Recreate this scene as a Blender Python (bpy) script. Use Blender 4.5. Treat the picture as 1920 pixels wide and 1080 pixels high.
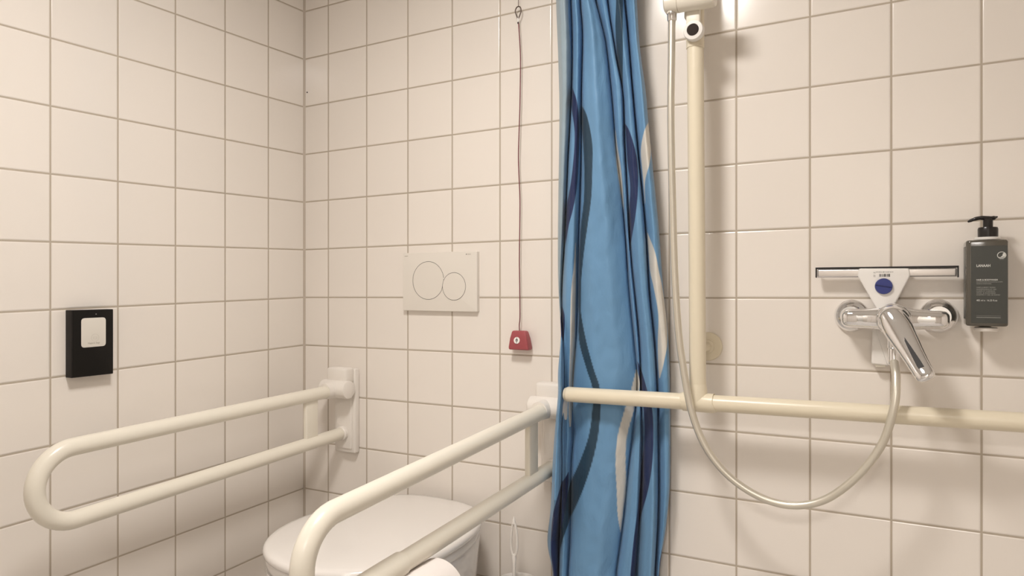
import bpy, bmesh, math, random
from mathutils import Vector, Matrix, noise

C = bpy.context.scene.collection
for o in list(bpy.data.objects): bpy.data.objects.remove(o)

# ---------------------------------------------------------------- camera
cam_d = bpy.data.cameras.new('camera'); cam = bpy.data.objects.new('camera', cam_d); C.objects.link(cam)
cam.location = (1.638, -1.6144, 1.12)
cam.rotation_euler = (math.pi/2, 0, 0.50424)
cam_d.sensor_width = 36; cam_d.lens = 36*1312.33/1920; cam_d.clip_start = .02
bpy.context.scene.camera = cam

# ---------------------------------------------------------------- light and exposure
w = bpy.data.worlds.new('world'); bpy.context.scene.world = w; w.use_nodes = True
w.node_tree.nodes['Background'].inputs[0].default_value = (1.0, .9, .8, 1)
w.node_tree.nodes['Background'].inputs[1].default_value = .02
vs = bpy.context.scene.view_settings
vs.view_transform = 'Standard'; vs.look = 'None'; vs.gamma = 1; vs.exposure = 0.0
LAMP = (1.00, -1.03, 2.25)
LAMP_POWER = 80.0
HALL_FILL_POWER = 46.0  # strength of the added corridor fill lamp
LAMP_COL = (1.0, .955, .91)

# ---------------------------------------------------------------- helpers
def obj(name, me, mat=None, parent=None):
    o = bpy.data.objects.new(name, me)
    C.objects.link(o)
    if mat is not None:
        for m in (mat if isinstance(mat, (list, tuple)) else [mat]): me.materials.append(m)
    if parent is not None:
        base = parent
        off = Vector((0, 0, 0))
        while base is not None:
            off += base.location; base = base.parent
        me.transform(Matrix.Translation(-off))
        o.parent = parent
    return o
def thing(name, label, cat, loc, group=None):
    o = bpy.data.objects.new(name, None); C.objects.link(o)
    o.location = loc; o.empty_display_size = .05
    return tag(o, label, cat, group)
def tag(o, label, cat, group=None):
    o['label'] = label; o['category'] = cat
    if group: o['group'] = group
    return o
def struct(o): o['kind'] = 'structure'; return o
def me_from(bm, name='mesh', smooth=True, auto=35):
    bmesh.ops.recalc_face_normals(bm, faces=bm.faces[:])
    for f in bm.faces: f.smooth = smooth
    if smooth and auto:
        a = math.radians(auto)
        for e in bm.edges:
            if len(e.link_faces) == 2 and e.calc_face_angle(0) > a: e.smooth = False
    me = bpy.data.meshes.new(name); bm.to_mesh(me); bm.free(); return me
def catmull(P, n=8):
    P = [Vector(p) for p in P]; out = []
    for i in range(len(P)-1):
        a = P[i-1] if i else P[0]*2-P[1]; b = P[i]; c = P[i+1]
        d = P[i+2] if i+2 < len(P) else P[-1]*2-P[-2]
        for k in range(n):
            t = k/n
            out.append(.5*((2*b)+(c-a)*t+(2*a-5*b+4*c-d)*t*t+(3*b-a-3*c+d)*t**3))
    out.append(P[-1]); return out
def tube(bm, path, r, seg=24, caps='flat', closed=False, ell=None):
    path = [Vector(p) for p in path]; n = len(path)
    R = r if isinstance(r, (list, tuple)) else [r]*n
    T = []
    for i in range(n):
        if closed: t = path[(i+1) % n]-path[i-1]
        else: t = path[min(i+1, n-1)]-path[max(i-1, 0)]
        T.append(t.normalized())
    up = Vector((0, 0, 1)) if abs(T[0].z) < .9 else Vector((1, 0, 0))
    N = (up-T[0]*up.dot(T[0])).normalized()
    rings = []
    def ring(c, Nn, B, rr):
        return [bm.verts.new(c+(Nn*math.cos(2*math.pi*k/seg)+B*math.sin(2*math.pi*k/seg)*(ell or 1))*rr) for k in range(seg)]
    if caps == 'round' and not closed:
        B = T[0].cross(N)
        for a in (82, 62, 40, 20):
            a = math.radians(a); rings.append(ring(path[0]-T[0]*R[0]*math.sin(a), N, B, R[0]*math.cos(a)))
    for i in range(n):
        N = (N-T[i]*N.dot(T[i])).normalized(); B = T[i].cross(N)
        rings.append(ring(path[i], N, B, R[i]))
    if caps == 'round' and not closed:
        for a in (20, 40, 62, 82):
            a = math.radians(a); rings.append(ring(path[-1]+T[-1]*R[-1]*math.sin(a), N, B, R[-1]*math.cos(a)))
    m = len(rings)
    for i in range(m if closed else m-1):
        a, b = rings[i], rings[(i+1) % m]
        for k in range(seg): bm.faces.new((a[k], a[(k+1) % seg], b[(k+1) % seg], b[k]))
    if not closed:
        bm.faces.new(rings[0][::-1]); bm.faces.new(rings[-1])
def lathe(bm, prof, org, axis, seg=40, sx=1.0):
    """prof: list of (radius, height along axis); open ends are capped"""
    org = Vector(org); A = Vector(axis).normalized()
    u = A.orthogonal().normalized() if abs(A.z) > .99 else Vector((0, 0, 1)).cross(A).normalized()
    v = A.cross(u)
    rings = []
    for r, h in prof:
        if r < 1e-6: rings.append([bm.verts.new(org+A*h)])
        else: rings.append([bm.verts.new(org+A*h+(u*math.cos(2*math.pi*k/seg)*sx+v*math.sin(2*math.pi*k/seg))*r) for k in range(seg)])
    for a, b in zip(rings, rings[1:]):
        for k in range(seg):
            k2 = (k+1) % seg
            if len(a) == 1 and len(b) == 1: continue
            if len(a) == 1: bm.faces.new((a[0], b[k2], b[k]))
            elif len(b) == 1: bm.faces.new((a[k], a[k2], b[0]))
            else: bm.faces.new((a[k], a[k2], b[k2], b[k]))
    for q in (rings[0], rings[-1]):
        if len(q) > 2: bm.faces.new(q)
def box(bm, lo, hi, bev=0, segs=3):
    g = bmesh.ops.create_cube(bm, size=1)
    c = [(a+b)/2 for a, b in zip(lo, hi)]; s = [abs(b-a) for a, b in zip(lo, hi)]
    for v in g['verts']: v.co = Vector((v.co.x*s[0]+c[0], v.co.y*s[1]+c[1], v.co.z*s[2]+c[2]))
    if bev:
        es = list({e for v in g['verts'] for e in v.link_edges})
        bmesh.ops.bevel(bm, geom=es, offset=bev, segments=segs, affect='EDGES', profile=.5)
def rrect(w, h, r, n=6):
    pts = []
    for cx, cy, a0 in ((w/2-r, h/2-r, 0), (-w/2+r, h/2-r, 90), (-w/2+r, -h/2+r, 180), (w/2-r, -h/2+r, 270)):
        for k in range(n+1):
            a = math.radians(a0+90*k/n); pts.append((cx+r*math.cos(a), cy+r*math.sin(a)))
    return pts
def round_poly(pts, r, n=5):
    out = []; m = len(pts)
    for i in range(m):
        p = Vector(pts[i]); a = (Vector(pts[i-1])-p); b = (Vector(pts[(i+1) % m])-p)
        rr = min(r, a.length*.45, b.length*.45); a = p+a.normalized()*rr; b = p+b.normalized()*rr
        for k in range(n+1):
            t = k/n; q = a*(1-t)**2+p*2*t*(1-t)+b*t*t; out.append((q.x, q.y))
    return out
def prism(bm, pts, fr, d0, d1, bev=.0, segs=3):
    """extrude a 2-D outline; fr(u,v,d) -> world; front edge (d1) is rounded by bev"""
    cx = sum(p[0] for p in pts)/len(pts); cy = sum(p[1] for p in pts)/len(pts)
    def ins(t):
        out = []; m = len(pts)
        for i in range(m):
            p = Vector(pts[i]); a = Vector(pts[i-1]); b = Vector(pts[(i+1) % m])
            tt = (b-a); nn = Vector((tt.y, -tt.x)).normalized()
            out.append(p-nn*t)
        return out
    area = sum(pts[i-1][0]*pts[i][1]-pts[i][0]*pts[i-1][1] for i in range(len(pts)))
    if area < 0: pts = pts[::-1]
    rings = [[bm.verts.new(fr(p[0], p[1], d0)) for p in pts]]
    if bev:
        s = 1 if d1 > d0 else -1
        for k in range(segs+1):
            a = math.pi/2*k/segs
            q = ins(bev*(1-math.cos(a)))
            rings.append([bm.verts.new(fr(p[0], p[1], d1-s*bev*(1-math.sin(a)))) for p in q])
    else: rings.append([bm.verts.new(fr(p[0], p[1], d1)) for p in pts])
    m = len(pts)
    for a, b in zip(rings, rings[1:]):
        for k in range(m): bm.faces.new((a[k], a[(k+1) % m], b[(k+1) % m], b[k]))
    bm.faces.new(rings[0][::-1]); bm.faces.new(rings[-1])
def part(name, build, mat, parent=None, **kw):
    bm = bmesh.new(); build(bm); return obj(name, me_from(bm, name, **kw), mat, parent)
BW = lambda u, v, d: Vector((u, -d, v))          # on the back wall: d metres out of it
LW = lambda u, v, d: Vector((d, u, v))           # on the left wall
def text(body, size, loc, mat, parent, name='printed_text', wall='back', xs=1.0, align='LEFT', bold=0.0):
    cu = bpy.data.curves.new('t', 'FONT'); cu.body = body; cu.size = size; cu.extrude = .00006; cu.offset = bold
    cu.align_x = align
    t = bpy.data.objects.new('t', cu); C.objects.link(t)
    bpy.context.view_layer.update()
    me = bpy.data.meshes.new_from_object(t.evaluated_get(bpy.context.evaluated_depsgraph_get()))
    bpy.data.objects.remove(t)
    R = Matrix.Rotation(math.pi/2, 4, 'X')
    if wall == 'left': R = Matrix.Rotation(math.pi/2, 4, 'Z') @ R
    me.transform(Matrix.Translation(loc) @ R @ Matrix.Diagonal((xs, 1, 1, 1)))
    return obj(name, me, mat, parent)

# ---------------------------------------------------------------- materials
def mat(name, col, rough=.4, metal=0, spec=.5, coat=0, bump=0, bscale=200, var=0, sheen=0, trans=0):
    m = bpy.data.materials.new(name); m.use_nodes = True; nt = m.node_tree; b = nt.nodes['Principled BSDF']
    b.inputs['Base Color'].default_value = (*col, 1); b.inputs['Roughness'].default_value = rough
    b.inputs['Metallic'].default_value = metal; b.inputs['Specular IOR Level'].default_value = spec
    b.inputs['Coat Weight'].default_value = coat; b.inputs['Coat Roughness'].default_value = .08
    if sheen: b.inputs['Sheen Weight'].default_value = sheen
    if trans: b.inputs['Transmission Weight'].default_value = trans
    tc = nt.nodes.new('ShaderNodeTexCoord')
    n = nt.nodes.new('ShaderNodeTexNoise'); n.inputs['Scale'].default_value = bscale; n.inputs['Detail'].default_value = 3
    nt.links.new(tc.outputs['Object'], n.inputs['Vector'])
    if bump:
        bp = nt.nodes.new('ShaderNodeBump'); bp.inputs['Strength'].default_value = bump; bp.inputs['Distance'].default_value = .001
        nt.links.new(n.outputs['Fac'], bp.inputs['Height']); nt.links.new(bp.outputs['Normal'], b.inputs['Normal'])
    if var:
        n2 = nt.nodes.new('ShaderNodeTexNoise'); n2.inputs['Scale'].default_value = 9; n2.inputs['Detail'].default_value = 4
        nt.links.new(tc.outputs['Object'], n2.inputs['Vector'])
        mr = nt.nodes.new('ShaderNodeMapRange'); mr.inputs[3].default_value = 1-var; mr.inputs[4].default_value = 1+var
        nt.links.new(n2.outputs['Fac'], mr.inputs[0])
        mx = nt.nodes.new('ShaderNodeVectorMath'); mx.operation = 'SCALE'; mx.inputs[0].default_value = col
        nt.links.new(mr.outputs[0], mx.inputs['Scale']); nt.links.new(mx.outputs[0], b.inputs['Base Color'])
    return m
def emis(name, col, s):
    m = bpy.data.materials.new(name); m.use_nodes = True; b = m.node_tree.nodes['Principled BSDF']
    b.inputs['Base Color'].default_value = (.9, .9, .9, 1)
    b.inputs['Emission Color'].default_value = (*col, 1); b.inputs['Emission Strength'].default_value = s
    return m
TILE = (.87, .81, .745); GROUT = (.50, .43, .345)
def tile_mat(name, axis, pitch_u, off_u, z0, slope, pitch_v=.15, half=.0019, tile=TILE, grout=GROUT, rough=.16, horiz=False):
    """square glazed tiles: grout lines at u = off_u + k*pitch_u and v = z0 - k*pitch_v + slope*u"""
    m = bpy.data.materials.new(name); m.use_nodes = True; nt = m.node_tree; N = nt.nodes; L = nt.links
    b = N['Principled BSDF']
    g = N.new('ShaderNodeNewGeometry'); s = N.new('ShaderNodeSeparateXYZ'); L.new(g.outputs['Position'], s.inputs[0])
    def M(op, a, c=None, d=None):
        n = N.new('ShaderNodeMath'); n.operation = op
        for i, v in enumerate((a, c, d)):
            if v is None: continue
            if isinstance(v, (int, float)): n.inputs[i].default_value = v
            else: L.new(v, n.inputs[i])
        return n.outputs[0]
    if horiz: u = s.outputs[0]; v = s.outputs[1]
    else:
        u = s.outputs[0] if axis == 'x' else M('MULTIPLY', s.outputs[1], -1.0); v = s.outputs[2]
    v = M('SUBTRACT', v, M('MULTIPLY', u, slope))
    uu = M('DIVIDE', M('SUBTRACT', u, off_u), pitch_u); vv = M('DIVIDE', M('SUBTRACT', v, z0), pitch_v)
    du = M('MULTIPLY', M('PINGPONG', uu, .5), pitch_u); dv = M('MULTIPLY', M('PINGPONG', vv, .5), pitch_v)
    d = M('MINIMUM', du, dv)
    mr = N.new('ShaderNodeMapRange'); mr.interpolation_type = 'SMOOTHSTEP'
    mr.inputs[1].default_value = half*.75; mr.inputs[2].default_value = half*1.35; L.new(d, mr.inputs[0])
    # small tone changes from tile to tile
    cb = N.new('ShaderNodeCombineXYZ'); L.new(M('FLOOR', uu), cb.inputs[0]); L.new(M('FLOOR', vv), cb.inputs[1])
    wn = N.new('ShaderNodeTexWhiteNoise'); wn.noise_dimensions = '3D'; L.new(cb.outputs[0], wn.inputs['Vector'])
    sc = M('MULTIPLY_ADD', wn.outputs['Value'], .035, .982)
    cm = N.new('ShaderNodeVectorMath'); cm.operation = 'SCALE'; cm.inputs[0].default_value = tile; L.new(sc, cm.inputs['Scale'])
    mix = N.new('ShaderNodeMix'); mix.data_type = 'RGBA'; L.new(mr.outputs[0], mix.inputs[0])
    mix.inputs[6].default_value = (*grout, 1); L.new(cm.outputs[0], mix.inputs[7]); L.new(mix.outputs[2], b.inputs['Base Color'])
    r2 = N.new('ShaderNodeMapRange'); L.new(mr.outputs[0], r2.inputs[0]); r2.inputs[3].default_value = .8; r2.inputs[4].default_value = rough
    L.new(r2.outputs[0], b.inputs['Roughness'])
    # pillowed tile edge plus a faint waviness of the glaze and a tilt per tile
    hgt = N.new('ShaderNodeMapRange'); hgt.interpolation_type = 'SMOOTHSTEP'
    hgt.inputs[1].default_value = half*.6; hgt.inputs[2].default_value = half*2.4; L.new(d, hgt.inputs[0])
    no = N.new('ShaderNodeTexNoise'); no.inputs['Scale'].default_value = 14; no.inputs['Detail'].default_value = 1
    L.new(g.outputs['Position'], no.inputs['Vector'])
    fu = M('SUBTRACT', M('FRACT', uu), .5); fv = M('SUBTRACT', M('FRACT', vv), .5)
    sr = N.new('ShaderNodeSeparateColor'); L.new(wn.outputs['Color'], sr.inputs[0])
    tilt = M('ADD', M('MULTIPLY', fu, M('SUBTRACT', sr.outputs[0], .5)), M('MULTIPLY', fv, M('SUBTRACT', sr.outputs[1], .5)))
    h = M('ADD', M('MULTIPLY_ADD', no.outputs['Fac'], .5, hgt.outputs[0]), M('MULTIPLY', tilt, 1.2))
    bp = N.new('ShaderNodeBump'); bp.inputs['Strength'].default_value = 1.0; bp.inputs['Distance'].default_value = .0009
    L.new(h, bp.inputs['Height']); L.new(bp.outputs['Normal'], b.inputs['Normal'])
    return m

M_back = tile_mat('glazed_tile_back', 'x', .15252, .10057, 1.9901, .00565)
M_left = tile_mat('glazed_tile_left', 'y', .1527, -.00915, 1.9901, -.02448)
M_right = tile_mat('glazed_tile_right', 'y', .1527, .01, 1.9901, 0)
M_front = tile_mat('glazed_tile_front', 'x', .15252, .10057, 1.9901, 0)
M_floor = tile_mat('floor_tile', 'x', .1, .02, 0, 0, pitch_v=.1, tile=(.62, .59, .56), grout=(.3, .28, .26), rough=.45, horiz=True)
M_ceil = mat('ceiling_paint', (.88, .86, .83), .8, bump=.2, bscale=90)
M_grout = mat('corner_sealant', (.52, .45, .375), .55, bump=.2)
M_cream = mat('cream_coated_tube', (.82, .77, .665), .28, bump=.05, bscale=60, var=.012)
M_ivory = mat('ivory_shower_tube', (.81, .73, .57), .30, bump=.04, bscale=60, var=.012)
M_wplast = mat('white_plastic', (.84, .79, .73), .35, bump=.03)
M_ceramic = mat('white_ceramic', (.84, .80, .765), .10, coat=.5)
M_lid = mat('white_lid_plastic', (.83, .79, .75), .17, coat=.3)
M_plate = mat('flush_plate_plastic', (.80, .75, .68), .30)
M_gap = mat('dark_gap', (.06, .05, .04), .7)
M_black = mat('black_plastic', (.006, .005, .004), .4, spec=.25)
M_blackedge = mat('black_plastic_matt', (.012, .010, .009), .5, spec=.3)
M_red = mat('red_plastic', (.36, .075, .085), .4, bump=.05)
M_cord = mat('red_cord', (.17, .03, .04), .6, bump=.4, bscale=900)
M_wire = mat('dark_wire', (.10, .07, .055), .45, metal=.6)
M_chrome = mat('polished_chrome', (.86, .86, .87), .035, metal=1)
M_chrome2 = mat('worn_chrome', (.80, .79, .78), .13, metal=1)
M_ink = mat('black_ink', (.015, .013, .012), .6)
M_greyink = mat('grey_ink', (.36, .32, .27), .6)
M_whiteink = mat('white_ink', (.72, .72, .68), .5)
M_blue = mat('blue_plastic', (.028, .040, .20), .35)
M_blue2 = mat('blue_plastic_groove', (.014, .02, .11), .4)
M_white = mat('bright_white_plastic', (.88, .85, .81), .30)
M_bottle = mat('dark_bottle_plastic', (.095, .085, .068), .10, coat=.3)
M_label = mat('dark_grey_label', (.052, .054, .048), .32)
M_pump = mat('black_pump_plastic', (.012, .009, .008), .28)
M_paper = mat('tissue_paper', (.86, .80, .76), .9, bump=.3, bscale=300)
M_card = mat('paper_card', (.74, .70, .63), .7)
M_door = mat('door_laminate', (.55, .50, .44), .4)
M_brush = mat('brush_plastic', (.88, .84, .79), .35)

# ================================================================ the room
H = 2.25; RX = 2.55; RY = -2.35
def slab(name, lo, hi, m):
    return struct(part(name, lambda bm: box(bm, lo, hi), m, smooth=False))
slab('wall_back', (-.1, 0, 0), (RX+.1, .1, H), M_back)
slab('wall_left', (-.1, RY, 0), (0, 0, H), M_left)
slab('wall_right', (RX, RY, 0), (RX+.1, 0, H), M_right)
DX0, DX1, DZ = 1.25, 2.15, 2.0
def front(bm):
    box(bm, (-.1, RY-.1, 0), (DX0, RY, H)); box(bm, (DX1, RY-.1, 0), (RX+.1, RY, H)); box(bm, (DX0, RY-.1, DZ), (DX1, RY, H))
struct(part('wall_front', front, M_front, smooth=False))
slab('floor', (-.1, RY-.1, -.1), (RX+.1, .1, 0), M_floor)
slab('ceiling', (-.1, RY-.1, H), (RX+.1, .1, H+.1), M_ceil)
struct(part('trim_1', lambda bm: prism(bm, [(0, 0), (.0055, 0), (0, -.0055)], lambda u, v, d: Vector((u, v, d)), 0, H), M_grout))
# doorway and lit corridor added behind the camera as fill light; leaf swung out
HY = -3.75
M_hall = mat('added_corridor_paint', (.82, .79, .74), .7, bump=.15)
slab('wall_added_hall_back', (.2, HY-.1, 0), (3.2, HY, H), M_hall); slab('wall_added_hall_left', (.1, HY, 0), (.2, RY-.1, H), M_hall); slab('wall_added_hall_right', (3.2, HY, 0), (3.3, RY-.1, H), M_hall)
slab('wall_added_hall_front', (RX+.1, RY-.1, 0), (3.2, RY, H), M_hall)
slab('floor_added_hall', (.1, HY-.1, -.1), (3.3, RY-.1, 0), M_floor); slab('ceiling_added_hall', (.1, HY-.1, H), (3.3, RY-.1, H+.1), M_ceil)
door = struct(part('door_1', lambda bm: box(bm, (DX0-.045, RY-.99, .005), (DX0-.005, RY-.11, DZ-.005), .004), M_door))
part('door_handle', lambda bm: (tube(bm, [(DX0-.006, RY-.93, 1.03), (DX0+.045, RY-.93, 1.03)], .010), tube(bm, catmull([(DX0+.045, RY-.93, 1.03), (DX0+.047, RY-.87, 1.03), (DX0+.045, RY-.81, 1.03)]), .009, caps='round')), M_chrome2, door)
HL = (1.75, RY-.68, H)
hl = thing('corridor_fill_lamp', 'added fill lamp, round and white, in the unseen corridor beyond the open door', 'lamp', HL)  # unseen lamp added to brighten the lower walls through the doorway
part('lamp_rim', lambda bm: lathe(bm, [(.255, 0), (.258, -.02), (.254, -.035), (.240, -.037), (.240, -.001)], HL, (0, 0, 1), 48), M_white, hl)
part('diffuser', lambda bm: lathe(bm, [(.239, -.03), (.21, -.044), (.12, -.052), (0, -.055)], HL, (0, 0, 1), 40), emis('hall_fill_diffuser', LAMP_COL, HALL_FILL_POWER), hl)

# ceiling lamp
lamp = thing('ceiling_lamp', 'round white ceiling lamp with frosted diffuser above the toilet and shower', 'lamp', (LAMP[0], LAMP[1], H))
part('lamp_rim', lambda bm: lathe(bm, [(.178, 0), (.181, -.02), (.178, -.046), (.162, -.048), (.162, -.001)], (LAMP[0], LAMP[1], H), (0, 0, 1), 48), M_white, lamp)
diff = part('diffuser', lambda bm: lathe(bm, [(.159, -.034), (.150, -.036), (.10, -.038), (.05, -.039), (0, -.039)], (LAMP[0], LAMP[1], H), (0, 0, 1), 40),
            emis('lamp_diffuser', LAMP_COL, LAMP_POWER), lamp)

# ================================================================ fold-down grab rails beside the toilet
def strut_box(bm, x, y, z0, z1):
    box(bm, (x-.007, y-.023, z0), (x+.007, y+.023, z1), .004)
def grab_rail(label, x, ny, uz0, uz1, lz0, lz1, tipy, sy, extra=None):
    """U-shaped rail: upper leg from (x,-.06,uz0) to (x,ny,uz1), lower leg back to (x,-.05,lz0)"""
    r = .0182
    root = thing('grab_rail', label, 'grab rail', (x, 0, (uz0+lz0)/2), 'fold-down grab rails beside the toilet')
    zc = (uz1+lz1)/2; R = (uz1-lz1)/2; yc = tipy+R
    su = (uz1-uz0)/(ny+.06)
    P = []
    for k in range(13): t = k/12; P.append(Vector((x, -.055+(yc+.055)*t, uz0+(uz1-uz0)*t)))
    for k in range(1, 24):
        a = math.pi/2+math.pi*k/24; P.append(Vector((x, yc+R*math.cos(a), zc+R*math.sin(a))))
    for k in range(13): t = k/12; P.append(Vector((x, yc+(-.042-yc)*t, lz1+(lz0-lz1)*t)))
    part('rail_tube', lambda bm: tube(bm, P, r, 28, 'round'), M_cream, root)
    part('strut', lambda bm: strut_box(bm, x, sy, lz0-.004, uz0-.004), M_cream, root)
    # wall plate: a shallow tray with a thicker head and the barrel hinge
    px = x+.002
    pl = part('wall_plate', lambda bm: (box(bm, (px-.040, -.022, .628), (px+.040, 0, .880), .005),
                                        box(bm, (px-.030, -.027, .640), (px+.030, -.018, .80), .004)), M_wplast, root)
    part('hinge_cover', lambda bm: (box(bm, (px-.037, -.060, .838), (px+.037, -.020, .885), .008),), M_wplast, root)
    part('hinge', lambda bm: (lathe(bm, [(.020, -.052), (.0255, -.048), (.0265, -.043), (.0265, .043), (.0255, .048), (.020, .050)], (px, -.056, uz0+.003), (1, 0, 0), 32),
                              lathe(bm, [(.0265, 0), (.0225, .055)], (px-.006, -.045, uz0+.001), (0, -1, -.02), 28)), M_wplast, root)
    part('rail_socket', lambda bm: lathe(bm, [(.021, 0), (.021, .012), (.0190, .014)], (x, -.026, lz0), (0, -1, 0), 28), M_wplast, root)
    return root
lrail = grab_rail('cream folding grab rail nearest the left wall, beside the black dispenser', .185, -.79, .8195, .8008, .6865, .6535, -.880, -.158)
rrail = grab_rail('cream folding grab rail between the toilet and the blue shower curtain', .880, -.80, .8215, .7770, .6710, .6320, -.872, -.145)

# toilet roll holder clamped on the right rail, with its roll
hold = thing('toilet_roll_holder', 'cream clamp sleeve with roll pin on the lower tube of the right grab rail', 'holder', (.88, -.72, .637))
def sleeve(bm):
    P = [Vector((.88, y, .6710+(.632-.671)*((-.042-y)/(.80-.042)))) for y in (-.640, -.642, -.70, -.778, -.780)]
    tube(bm, P, [.0195, .0212, .0215, .0212, .0195], 28)
part('sleeve', sleeve, M_cream, hold)
RX0, RZ0 = .905, .5715
part('roll_pin', lambda bm: (tube(bm, catmull([(.88, -.70, .626), (.884, -.704, .606), (.900, -.700, .586), (RX0, -.670, RZ0)]), .006, 14, 'round'),
                             tube(bm, [(RX0, -.672, RZ0), (RX0, -.545, RZ0)], .006, 14, 'round')), M_cream, hold)
roll = thing('toilet_roll', 'white toilet paper roll hanging under the right grab rail', 'toilet roll', (RX0, -.590, RZ0))
part('paper', lambda bm: lathe(bm, [(.021, -.048), (.053, -.048), (.055, -.046), (.055, .046), (.053, .048), (.021, .048), (.021, -.048)], (RX0, -.605, RZ0), (0, -1, 0), 56), M_paper, roll)
part('core', lambda bm: lathe(bm, [(.0195, -.0475), (.0208, -.0475), (.0208, .0475), (.0195, .0475), (.0195, -.0475)], (RX0, -.605, RZ0), (0, -1, 0), 40), mat('grey_cardboard', (.38, .31, .25), .9), roll)

# ================================================================ toilet
TC = .550
def outline(s=1.0, dy=0.0, n=72, back=-.030, front=-.577, hw=.222):
    yw = -.335
    pts = []
    for k in range(n):
        a = 2*math.pi*k/n
        c, sn = math.cos(a), math.sin(a)
        if sn < 0:
            X = hw*math.copysign(abs(c)**.92, c); Y = yw+(yw-front)*-abs(sn)**.98
        else:
            X = hw*math.copysign(abs(c)**.74, c); Y = yw+(back-yw)*abs(sn)**.86
        pts.append((TC+X*s, yw+(Y-yw)*s+dy))
    return pts
def loft(bm, rings, capb=True, capt=True):
    R = [[bm.verts.new((x, y, z)) for x, y in pts] for pts, z in rings]; m = len(R[0])
    for a, b in zip(R, R[1:]):
        for k in range(m): bm.faces.new((a[k], a[(k+1) % m], b[(k+1) % m], b[k]))
    if capb: bm.faces.new(R[0])
    if capt: bm.faces.new(R[-1])
toilet = thing('toilet', 'white wall-hung toilet with closed lid between the two grab rails', 'toilet', (TC, 0, .1))
part('lid', lambda bm: loft(bm, [(outline(.975), .529), (outline(.992), .531), (outline(1.0), .536), (outline(.999), .541), (outline(.990), .5455), (outline(.970), .5482),
                                 (outline(.92), .550), (outline(.8), .5515), (outline(.6), .553), (outline(.35), .554), (outline(.1), .554)]), M_lid, toilet, auto=60)
part('seat', lambda bm: loft(bm, [(outline(.955), .505), (outline(.972), .508), (outline(.975), .516), (outline(.970), .524), (outline(.955), .5265)]), M_lid, toilet, auto=60)
def bowl(bm):
    rings = []
    for t, z in ((.30, .15), (.42, .165), (.55, .20), (.68, .26), (.79, .33), (.87, .40), (.925, .46), (.945, .485), (.945, .498), (.93, .503)):
        pts = []
        f = 1-(z-.15)/.353
        for (x, y) in outline(1.0, hw=.222):
            X = TC+(x-TC)*t
            # the pan runs back to the wall, so only the nose tapers in
            Y = -.002+(y+.002)*(1-.62*f**1.5) if y < -.002 else -.002
            if y > -.12: Y = min(-.002, Y+.03*(1-f)); X = TC+(X-TC)*(1-.10*(1-f))
            pts.append((X, Y))
        rings.append((pts, z))
    loft(bm, rings)
part('bowl', bowl, M_ceramic, toilet, auto=60)
for sx in (-.075, .075):
    part('hinge', lambda bm, sx=sx: lathe(bm, [(.011, -.022), (.012, -.02), (.012, .02), (.011, .022)], (TC+sx, -.048, .5275), (1, 0, 0), 20), M_chrome2, toilet)

# flush plate
fp = thing('flush_plate', 'off-white dual flush plate with one large and one small round button', 'flush plate', (.521, 0, 1.138))
part('plate', lambda bm: prism(bm, [(u+.522, v+1.1375) for u, v in rrect(.249, .1640, .003)], BW, 0, .0125, .0015), M_plate, fp)
def disc(cx, cz, r, d0, d1, bev=.0006): return lambda bm: lathe(bm, [(r, d0), (r, d1-bev), (r-bev, d1), (r*.6, d1+.0002), (0, d1+.0003)], (cx, 0, cz), (0, -1, 0), 72)
def ringgap(cx, cz, r, d, skip=None):
    def f(bm):
        P = []
        for k in range(97):
            a = 2*math.pi*k/96; x, z = cx+r*math.cos(a), cz+r*math.sin(a)
            if skip and (x-skip[0])**2+(z-skip[1])**2 < skip[2]**2: continue
            P.append((k, Vector((x, -d, z))))
        if skip:   # open arc: start after the gap
            i = next((i for i in range(len(P)-1) if P[i+1][0]-P[i][0] > 1), 0)
            Q = [p for _, p in P[i+1:-1]]+[p for _, p in P[:i+1]]
            tube(bm, Q, .0005, 6)
        else: tube(bm, [p for _, p in P[:-1]], .0005, 6, closed=True)
    return f
big = (.486, 1.1410, .0530); small = (.5725, 1.1244, .0378)
b1 = part('large_button', disc(*big, .010, .0127), M_plate, fp); part('button_gap', ringgap(*big, .0127, small), M_gap, b1)
b2 = part('small_button', disc(*small, .010, .0131), M_plate, fp); part('button_gap', ringgap(*small, .0129), M_gap, b2)
text('GEBERIT', .0034, (.6150, -.0127, 1.2104), M_greyink, fp, xs=1.0)
part('logo_square', lambda bm: box(bm, (.6115, -.0128, 1.2104), (.6138, -.0124, 1.2128)), M_ink, fp)
text('GEBERIT', .0034, (.4035, -.0127, 1.2095), M_greyink, fp, xs=1.0)

# ================================================================ toilet brush
tb = thing('toilet_brush', 'cream toilet brush with a looped handle standing in its holder by the wall', 'toilet brush', (.797, -.080, .02))
def loop(bm):
    P = []
    for k in range(36):
        a = 2*math.pi*k/36; s = math.sin(a); c = math.cos(a)
        P.append((.797+.0085*s*(1-.25*c), -.080, .492+.042*c))
    tube(bm, P, .0032, 10, closed=True)
    lathe(bm, [(.0028, .528), (.0050, .531), (.0040, .538), (.0012, .548), (0, .549)], (.797, -.080, 0), (0, 0, 1), 16)
part('handle_loop', loop, M_brush, tb)
part('handle_shaft', lambda bm: lathe(bm, [(.0045, .12), (.0045, .43), (.0060, .447), (.0035, .455)], (.797, -.080, 0), (0, 0, 1), 16), M_brush, tb)
part('brush_head', lambda bm: lathe(bm, [(.01, .03), (.03, .045), (.034, .08), (.028, .115), (.006, .13)], (.797, -.080, 0), (0, 0, 1), 24), M_brush, tb)
part('rim_guard', lambda bm: lathe(bm, [(.004, .30), (.012, .302), (.004, .306)], (.797, -.080, 0), (0, 0, 1), 24), M_brush, tb)
bh = thing('toilet_brush_holder', 'cream round toilet brush holder on the floor right of the toilet', 'brush holder', (.808, -.080, 0))
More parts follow.
